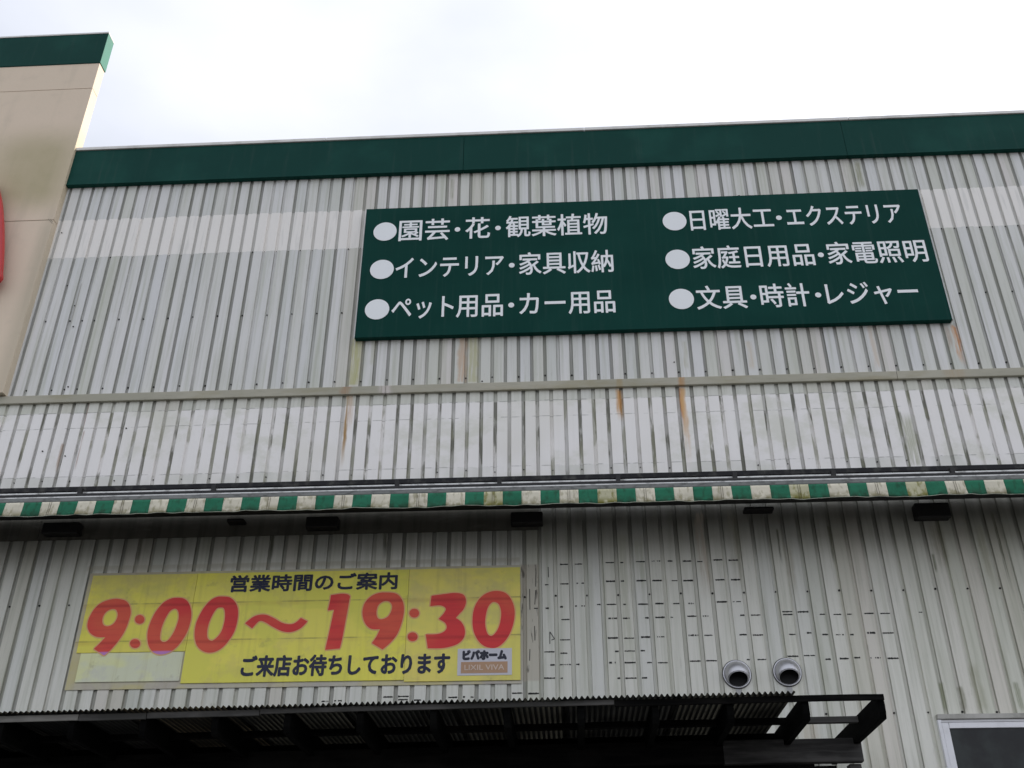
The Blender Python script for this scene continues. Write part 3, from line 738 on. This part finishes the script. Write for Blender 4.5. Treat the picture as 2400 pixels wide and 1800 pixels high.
# ------------------------------------------------------------------ awning, folded against the wall
AX0, AX1 = -6.2, 5.4
aw = thing('striped_awning', 'long folded awning with a green and cream striped valance across the wall', 'awning', (0, W, 4.7))
KA = K(aw)
KA(boxobj('torsion_bar', M_BAR, aw, AX0, AX1, 7.19, 7.232, 5.052, 5.092, bevel=.003))
bm = bmesh.new(); tube(bm, [(AX0, 7.10, 4.978), (AX1, 7.10, 4.978)], .0085, 8)
KA(mesh_obj('roller_rod', bm, M_DARK, aw, smooth=True))
FY = 6.66
M_PALE = plain('pale_trim', (.78, .78, .76), .5, 0, .3, 16, (.10, .10, .09))
fz = lambda z, Y: 1.6 + (z - 1.6) * Y / 7.3
KA(boxobj('pale_trim', M_PALE, aw, AX0, AX1, 7.14, 7.15, fz(5.084, 7.14), fz(5.096, 7.14)))
KA(boxobj('fabric_edge', M_PALE, aw, AX0, AX1, FY + .04, FY + .05, fz(5.051, FY + .04), fz(5.060, FY + .04)))
KA(boxobj('rear_rail', M_DARK, aw, AX0, AX1, FY + .06, FY + .09, fz(5.062, FY + .06), fz(5.080, FY + .06)))
q = Mat('grey_front_rail', .45, .3, .5).base((.17, .175, .165)); q.mix(q.noise(20, 5, 40, 5).ss(.45, .7) * .7, (.05, .05, .045)).mix(q.noise(3, 3, 9, 4, off=3).ss(.5, .7) * .5, (.25, .26, .25))
KA(boxobj('front_rail', q.done(), aw, AX0, AX1, FY, FY + .03, 4.7193, 4.7475, bevel=.003))
KA(boxobj('front_rail_lip', plain('rail_lip', (.09, .095, .09), .5, .3, .2), aw, AX0, AX1, FY - .006, FY + .01, 4.7129, 4.7183))
# sloping closed underside behind the rail, added to keep light off the wall
bm = bmesh.new()
pr = [(FY + .032, 4.7393), (FY + .032, 4.6620), (W - .04, 4.846), (W - .04, 4.858)]
A = [bm.verts.new((AX0, y, z)) for y, z in pr]; B = [bm.verts.new((AX1, y, z)) for y, z in pr]
for i in range(4): bm.faces.new((A[i], A[(i + 1) % 4], B[(i + 1) % 4], B[i]))
bm.faces.new(A[::-1]); bm.faces.new(B)
bmesh.ops.recalc_face_normals(bm, faces=bm.faces)
KA(mesh_obj('hood', bm, M_DARK, aw))
for px in (205, 512, 935, 1172, 1448, 1720, 1950, 2228):
    x = at(px, 1135, 7.21).x
    KA(boxobj('hanger', M_DARK, aw, x - .016, x + .016, 7.112, W - .002, 4.985, 5.044, bevel=.002))
for (ua, ub, va, vb) in ((95, 180, 1212, 1250), (530, 570, 1212, 1222), (715, 790, 1205, 1236), (1197, 1272, 1195, 1226), (1745, 1815, 1186, 1195), (2150, 2232, 1180, 1212)):
    Yb = W - .09
    a, b = at(ua, vb, Yb), at(ub, vb, Yb)
    big_ = (vb - va) > 20
    KA(boxobj('arm_bracket', M_SCREW, aw, a.x, b.x, Yb, W - .002, at(ua, vb, Yb).z, 4.80, bevel=.008))
# valance: cloth panels, stripes are separate breadths of cloth
def cloth(name, c, dirt, ds, rel=0):
    q = Mat(name, .85, 0, .1).base(c)
    q.mix(q.noise(6, 2, 10, 4).ss(.4, .7) * .3, tuple(k * .78 for k in c))
    q.mix(q.z.ss(4.6671, 4.6052) * q.noise(22, 2, 26, 5, off=4).ss(.35, .6) * min(1, ds * 1.3), dirt)
    q.mix(q.noise(30, 3, 12, 5, off=9).ss(.50, .66) * ds * .9, dirt)
    q.bump(q.noise(9, 6, 9, 3, off=1), .6, .014)
    return q.done()
M_VG = cloth('green_awning_cloth', (.030, .165, .095), (.03, .05, .03), .5)
M_VC = cloth('cream_awning_cloth', (.66, .62, .50), (.22, .20, .10), .6)
M_VCO = cloth('mossy_cream_cloth', (.52, .50, .34), (.20, .19, .05), .9)
M_SEAM = plain('valance_seam_thread', (.10, .08, .04), .8)
# stripe borders measured along the photograph, continued at the same pitch beyond it
edges = []
kk = .24107
for u in (25, 190, 378, 560, 745, 925, 1105, 1280, 1455, 1635, 1812, 1990): edges.append(at(0 + u * kk, 850 + 1400 * kk, FY - .01).x)
e0 = edges[0]; pit = (at(1849 * .24107 + 1000, 850 + 1320 * kk, FY - .01).x - at(190 * kk + 1000, 850 + 1320 * kk, FY - .01).x) / 9
xs = []; x = at(1000 + 190 * kk, 850 + 1320 * kk, FY - .01).x       # a green -> cream border
first = x
NST = 60
def border(i): return first + i * pit
def vx_bottom(x):   # hem hangs unevenly
    return 4.6016 + .0018 * math.sin(x * 7.3) + .0018 * math.sin(x * 17 + 1) + .0016 * math.sin(x * 41)
def vy(x, t):
    return FY - .006 - .007 * t * math.sin(x * 9.1 + 2) - .004 * t * math.sin(x * 31.0 + t * 3) - .0015 * t * math.sin(x * 57 + t * 5) - .012 * t
i = -36
while border(i) < AX1 - .2:
    xa, xb = border(i), border(i + 1)
    if xa > AX0:
        cream = (i % 2 == 0)
        bm = bmesh.new(); nx, nz = 12, 6; grid = []
        for a in range(nx + 1):
            x = xa + (xb - xa) * a / nx; col_ = []
            zb2 = vx_bottom(x)
            for b in range(nz + 1):
                t = b / nz; z = 4.7129 + (zb2 - 4.7129) * t
                col_.append(bm.verts.new((x, vy(x, t), z)))
            grid.append(col_)
        for a in range(nx):
            for b in range(nz): bm.faces.new((grid[a][b], grid[a][b + 1], grid[a + 1][b + 1], grid[a + 1][b]))
        # seams of the cloth fall in every second cream stripe
        seam = cream and ((i // 2) % 2 == 1)
        mat = M_VG if not cream else (M_VCO if random.random() < .22 else M_VC)
        o = mesh_obj('valance_stripe', bm, mat, aw, smooth=True)
        sm = o.modifiers.new('thick', 'SOLIDIFY'); sm.thickness = .003
        KA(o)
        if seam:
            xm = (xa + xb) / 2
            for dx in (-.008, .006):
                bm = bmesh.new()
                pts = [(xm + dx, vy(xm + dx, t / 8) - .003, 4.7129 + (vx_bottom(xm + dx) - 4.7129) * t / 8) for t in range(9)]
                tube(bm, pts, .0012, 5)
                KA(mesh_obj('seam', bm, M_SEAM, aw))
    i += 1
bm = bmesh.new()
n = 500
pts = [(AX0 + (AX1 - AX0) * k / n, vy(AX0 + (AX1 - AX0) * k / n, 1) - .001, vx_bottom(AX0 + (AX1 - AX0) * k / n) - .0015) for k in range(n + 1)]
tube(bm, pts, .0022, 5)
KA(mesh_obj('hem', bm, plain('pale_hem', (.40, .42, .34), .8, 0, .3, 12, (.06, .06, .04)), aw, smooth=True))

# ------------------------------------------------------------------ two hooded vents
def steel():
    q = Mat('dull_stainless', .42, .75, .5).base((.60, .60, .62))
    q.mix(q.noise(14, 14, 14, 4).ss(.45, .75) * .4, (.34, .33, .32)); return q.done()
M_ST = steel()
def vent_meshes():
    R = .086; out = {}
    bm = bmesh.new(); n = 48
    for k in range(n):
        t0, t1 = 2 * math.pi * k / n, 2 * math.pi * (k + 1) / n
        prof = [(.080, -.002), (.086, -.006), (.096, -.012), (.098, .0), (.098, .01)]
        for (r0, y0), (r1, y1) in zip(prof, prof[1:]):
            bm.faces.new([bm.verts.new(p) for p in ((r0 * math.cos(t0), y0, r0 * math.sin(t0)), (r1 * math.cos(t0), y1, r1 * math.sin(t0)), (r1 * math.cos(t1), y1, r1 * math.sin(t1)), (r0 * math.cos(t1), y0, r0 * math.sin(t1)))])
    bmesh.ops.remove_doubles(bm, verts=bm.verts, dist=1e-5)
    out['flange'] = bm
    bm = bmesh.new(); tube(bm, [(.099 * math.cos(2 * math.pi * k / 40), .0, .099 * math.sin(2 * math.pi * k / 40)) for k in range(41)], .003, 6, cap=False)
    out['seal_ring'] = bm
    bm = bmesh.new(); tube(bm, [(.0865 * math.cos(2 * math.pi * k / 40), -.007, .0865 * math.sin(2 * math.pi * k / 40)) for k in range(41)], .0018, 6, cap=False)
    out['seam_ring'] = bm
    # hood: half a ball cut off obliquely below
    bm = bmesh.new(); cut = Vector((0, -.6, -.8)).normalized(); lim = .62 * R
    nu, nv = 48, 28; G = []
    for a in range(nu):
        row = []
        for b in range(nv + 1):
            ph = math.pi / 2 * b / nv; th = 2 * math.pi * a / nu
            p = Vector((R * math.cos(th) * math.cos(ph), -R * 1.0 * math.sin(ph) - .006, R * math.sin(th) * math.cos(ph)))
            row.append(p)
        G.append(row)
    vt = {}
    def gv(a, b):
        a %= nu
        key = (a, b) if b < nv else (0, nv)
        if key not in vt: vt[key] = bm.verts.new(G[a][b])
        return vt[key]
    for a in range(nu):
        for b in range(nv):
            f = [gv(a, b), gv(a + 1, b), gv(a + 1, b + 1), gv(a, b + 1)]
            f = list(dict.fromkeys(f))
            if len(f) >= 3: bm.faces.new(f)
    bmesh.ops.bisect_plane(bm, geom=list(bm.verts) + list(bm.edges) + list(bm.faces), plane_co=cut * lim, plane_no=cut, clear_outer=True)
    bmesh.ops.recalc_face_normals(bm, faces=bm.faces)
    out['hood'] = bm
    # rim of the mouth
    bm = bmesh.new()
    e1 = Vector((1, 0, 0)); e2 = cut.cross(e1); rr2 = math.sqrt(R * R - lim * lim)
    c0 = cut * lim + Vector((0, -.006, 0))
    pts = []
    for k in range(61):
        t = 2 * math.pi * k / 60; p = c0 + (e1 * math.cos(t) + e2 * math.sin(t)) * rr2 * .995
        pts.append(p)
    if len(pts) > 3: tube(bm, pts, .0028, 6)
    out['mouth_rim'] = bm
    bm = bmesh.new()
    for k in range(36):
        t0, t1 = 2 * math.pi * k / 36, 2 * math.pi * (k + 1) / 36
        bm.faces.new([bm.verts.new(p) for p in ((.081 * math.cos(t0), -.006, .075 * math.sin(t0)), (.081 * math.cos(t1), -.006, .075 * math.sin(t1)), (.075 * math.cos(t1), .05, .075 * math.sin(t1)), (.075 * math.cos(t0), .05, .075 * math.sin(t0)))])
    bm.faces.new([bm.verts.new((.082 * math.cos(2 * math.pi * k / 36), -.006, .082 * math.sin(2 * math.pi * k / 36))) for k in range(36)])
    out['duct'] = bm
    bm = bmesh.new(); vt = {}  # black shell added inside the hood, colour stands in for its shade
    for a in range(nu):
        for b in range(nv): 
            f = list(dict.fromkeys([((a + i_) % nu, b + j_) if b + j_ < nv else (0, nv) for i_, j_ in ((0, 0), (1, 0), (1, 1), (0, 1))]))
            for kx in f:
                if kx not in vt: vt[kx] = bm.verts.new(Vector(G[kx[0]][kx[1]]) * .965)
            if len(f) >= 3: bm.faces.new([vt[kx] for kx in f])
    bmesh.ops.bisect_plane(bm, geom=list(bm.verts) + list(bm.edges) + list(bm.faces), plane_co=cut * lim, plane_no=cut, clear_outer=True)
    out['inner_shade_shell'] = bm
    return out
M_INK = plain('black_vent_inside', (.006, .006, .006), .8, 0, .02)
vm_ = vent_meshes()
v0 = thing('vent_hood', 'round steel vent hood with dark mouth, the left one of the pair', 'vent', at(1727, 1581, W), 'steel vent hoods above the canopy')
vparts = []
for nme, bmx in vm_.items():
    o = mesh_obj(nme, bmx, {'flange': M_ST, 'hood': M_ST, 'mouth_rim': M_ST, 'duct': M_INK, 'inner_shade_shell': M_INK, 'seal_ring': M_DARK, 'seam_ring': M_DARK}[nme], v0, smooth=nme in ('flange', 'hood', 'mouth_rim'))
    o.location = (0, -.004, 0)
    if nme == 'hood':
        s_ = o.modifiers.new('thick', 'SOLIDIFY'); s_.thickness = .0015; s_.offset = -1
    vparts.append(o)
bm = bmesh.new(); box(bm, -.019, .019, -.003, .004, -.19, -.098)
bmesh.ops.recalc_face_normals(bm, faces=bm.faces)
vparts.append(mesh_obj('filler_strip', bm, plain('sealant_grey', (.42, .42, .41), .6), v0))
v1 = v0.copy(); C.objects.link(v1); v1.location = at(1845, 1576, W)
v1['label'] = 'round steel vent hood with dark mouth, the right one nearer the window'
for o in vparts:
    c_ = o.copy(); C.objects.link(c_); c_.parent = v1

# ------------------------------------------------------------------ timber canopy
can = thing('timber_canopy', 'dark timber canopy with a corrugated sheet roof along the bottom of the wall', 'canopy', (-1.5, 6.6, 3.0))
can.rotation_euler = (0, 0, 0)
def wood(name, c, c2, s=.6):
    q = Mat(name, .9, 0, .04).base(c)
    q.mix(q.noise(3, 3, 40, 5).ss(.4, .7) * s, c2).mix(q.noise(2.2, 2.2, 4, 4, off=5).ss(.45, .7) * .5, tuple(k * 1.6 for k in c2))
    q.bump(q.noise(6, 6, 70, 4), .3, .004)
    return q.done()
M_WB = wood('black_stained_timber', (.0022, .0022, .0022), (.0045, .0045, .004))
M_WBEAM = wood('dark_weathered_beam', (.0035, .0035, .0035), (.012, .011, .010))
M_WG = wood('grey_weathered_batten', (.055, .054, .050), (.105, .10, .095))
M_WGL = wood('pale_weathered_batten', (.16, .155, .14), (.24, .23, .21))
tilt = .0120
def zt(x): return (x - 1.5) * tilt if x < 1.5 else 0
def KCf(o):
    # everything in the canopy hangs slightly lower towards the left end
    for v in o.data.vertices: v.co.z += zt(v.co.x)
    return keep(o, can)
def timber(name, mat, x0, x1, y0, y1, z0, z1, cuts=0, bevel=.003):
    bm = bmesh.new(); box(bm, x0, x1, y0, y1, z0, z1)
    if x1 - x0 > 1:
        bmesh.ops.subdivide_edges(bm, edges=[e for e in bm.edges if abs(e.verts[0].co.x - e.verts[1].co.x) > .9 * (x1 - x0)], cuts=8)
    bmesh.ops.recalc_face_normals(bm, faces=bm.faces)
    for v in bm.verts: v.co.z += random.uniform(-.0012, .0012)
    o = mesh_obj(name, bm, mat, can)
    KCf(o)
    if bevel:
        b = o.modifiers.new('bevel', 'BEVEL'); b.width = bevel; b.segments = 2; b.limit_method = 'ANGLE'
    return o
CL = -5.6
# rafters with rounded noses
xr = [1.7385, 1.320]
while xr[-1] > CL: xr.append(xr[-1] - .4185)
for i, x in enumerate(xr):
    wv = .019 if i else .0185
    bm = bmesh.new()
    prof = [(7.25, 3.08), (5.975, 3.08), (5.958, 3.066), (5.950, 3.03), (5.952, 2.985), (5.965, 2.950), (7.25, 2.950)]
    a = [bm.verts.new((x - wv, y, z)) for y, z in prof]; b = [bm.verts.new((x + wv, y, z)) for y, z in prof]
    bm.faces.new(a); bm.faces.new(b[::-1])
    for k in range(len(prof)): bm.faces.new((a[k], b[k], b[(k + 1) % len(prof)], a[(k + 1) % len(prof)]))
    bmesh.ops.recalc_face_normals(bm, faces=bm.faces)
    KCf(mesh_obj('rafter', bm, M_WB, can, bevel=.003))
# front purlin in lengths, notched over the rafter tails
Yp = 5.952
jx = [CL, at(185, 1690, Yp).x, at(345, 1683, Yp).x, at(610, 1672, Yp).x, at(1440, 1650, Yp).x, 1.757]
for k, (a, b) in enumerate(zip(jx, jx[1:])):
    mt = [M_WGL, M_WG, M_WG, M_WG, M_WBEAM][k]
    dz = [0, -.003, .0, .010, 0][k]
    timber('front_batten', mt, a + .002, b - .002, 5.935, 5.950, 3.046 + dz, 3.081 + dz * .4)
for a, b in zip(xr[1:], xr):
    if b < CL: break
    timber('purlin', M_WG if b > 1.5 else M_WBEAM, a + .020, b - .020, 6.40, 6.44, 3.032, 3.068)
    if b < 1.5: timber('purlin', M_WB, a + .020, b - .020, 6.82, 6.86, 3.032, 3.068)
M_WEND = wood('weathered_beam_end', (.030, .029, .028), (.085, .082, .078))
timber('beam', M_WEND, .93, 1.765, 6.60, 6.66, 2.847, 2.986, bevel=.004)
timber('beam', M_WBEAM, CL, .927, 6.60, 6.66, 2.847, 2.986, bevel=.004)
bm_y = 6.60
timber('lower_board', M_WBEAM, CL, at(1962, 1795, 6.66).x, 6.675, 6.715, 2.68, 2.838)
timber('wall_plate', M_WB, CL, 1.6, 7.20, 7.285, 2.80, 3.072)
timber('wall_flashing', M_WB, CL, 1.25, 7.288, 7.299, 3.08, 3.13)
# post and brace at the right end
def post(x, mt=M_WG):
    bm = bmesh.new(); box(bm, x - .036, x + .036, 6.662, 6.74, 0, 2.845)
    bmesh.ops.recalc_face_normals(bm, faces=bm.faces)
    KCf(mesh_obj('post', bm, mt, can, bevel=.004))
post(1.725); post(-.6, M_WBEAM); post(-3.0, M_WBEAM); post(-5.2, M_WBEAM)
for s_, x in ((-1, 1.70), (-1, -.62), (-1, -3.02)):
    bm = bmesh.new(); prism(bm, [(x, 2.30), (x, 2.40), (x + s_ * .34, 2.785), (x + s_ * .43, 2.785)], 6.68, 6.72)
    bmesh.ops.recalc_face_normals(bm, faces=bm.faces)
    KCf(mesh_obj('brace', bm, M_WB, can, bevel=.003))
# corrugated roof sheets, some clearer than others
def roofm(name, c, tr):
    m_ = bpy.data.materials.new(name); m_.use_nodes = True; t = m_.node_tree
    b = t.nodes['Principled BSDF']; b.inputs['Base Color'].default_value = (*c, 1); b.inputs['Roughness'].default_value = .5
    tl = t.nodes.new('ShaderNodeBsdfTranslucent'); mx_ = t.nodes.new('ShaderNodeMixShader')
    n_ = t.nodes.new('ShaderNodeTexNoise'); n_.inputs['Scale'].default_value = 1.0; n_.inputs['Detail'].default_value = 5
    g2 = t.nodes.new('ShaderNodeNewGeometry'); mp_ = t.nodes.new('ShaderNodeMapping'); mp_.inputs['Scale'].default_value = (3, 2, 1)
    t.links.new(g2.outputs['Position'], mp_.inputs[0]); t.links.new(mp_.outputs[0], n_.inputs['Vector'])
    rp = t.nodes.new('ShaderNodeValToRGB'); rp.color_ramp.elements[0].position = .38; rp.color_ramp.elements[1].position = .62
    rp.color_ramp.elements[0].color = (tr[0] * .25, tr[1] * .25, tr[2] * .25, 1); rp.color_ramp.elements[1].color = (*tr, 1)
    t.links.new(n_.outputs['Fac'], rp.inputs['Fac']); t.links.new(rp.outputs[0], tl.inputs['Color'])
    mx_.inputs[0].default_value = .5
    sx_ = t.nodes.new('ShaderNodeSeparateXYZ'); t.links.new(g2.outputs['Position'], sx_.inputs[0])
    w1 = V(t, sx_.outputs[0]) * (2 * math.pi / .032); w1 = w1._m('SINE').ss(-.5, .6)
    ml = t.nodes.new('ShaderNodeMix'); ml.data_type = 'RGBA'; ml.inputs['A'].default_value = (.003, .003, .003, 1)
    t.links.new(w1.s, ml.inputs['Factor']); t.links.new(rp.outputs[0], ml.inputs['B']); t.links.new(ml.outputs['Result'], tl.inputs['Color'])
    t.links.new(b.outputs[0], mx_.inputs[1]); t.links.new(tl.outputs[0], mx_.inputs[2])
    t.links.new(mx_.outputs[0], t.nodes['Material Output'].inputs['Surface']); return m_
RM = [roofm('dirty_corrugated_sheet', (.008, .008, .007), (.060, .056, .042)), roofm('mossy_corrugated_sheet', (.006, .006, .006), (.030, .029, .024)), roofm('brownish_corrugated_sheet', (.009, .008, .007), (.10, .080, .048))]
xe = 1.264
widths = []
x = xe; k = 0
while x > CL - .2:
    x0 = x - .640
    bm = bmesh.new(); n = int(.640 / .032 * 8) + 8; prev = None
    for i in range(n + 1):
        xx = x0 - .032 + (x - x0 + .032) * i / n
        z = 3.092 + .0085 * math.sin(2 * math.pi * xx / .032) + (.0015 if k % 2 else 0)
        cur = (bm.verts.new((xx, 5.905, z)), bm.verts.new((xx, 7.296, z)))
        if prev: bm.faces.new((prev[0], cur[0], cur[1], prev[1]))
        prev = cur
    for v in bm.verts: v.co.z += 0
    o = mesh_obj('roof_sheet', bm, RM[(0, 1, 0, 1, 0, 2, 1, 0, 2, 1, 0)[k % 11]], can, smooth=True)
    KCf(o)
    x = x0; k += 1
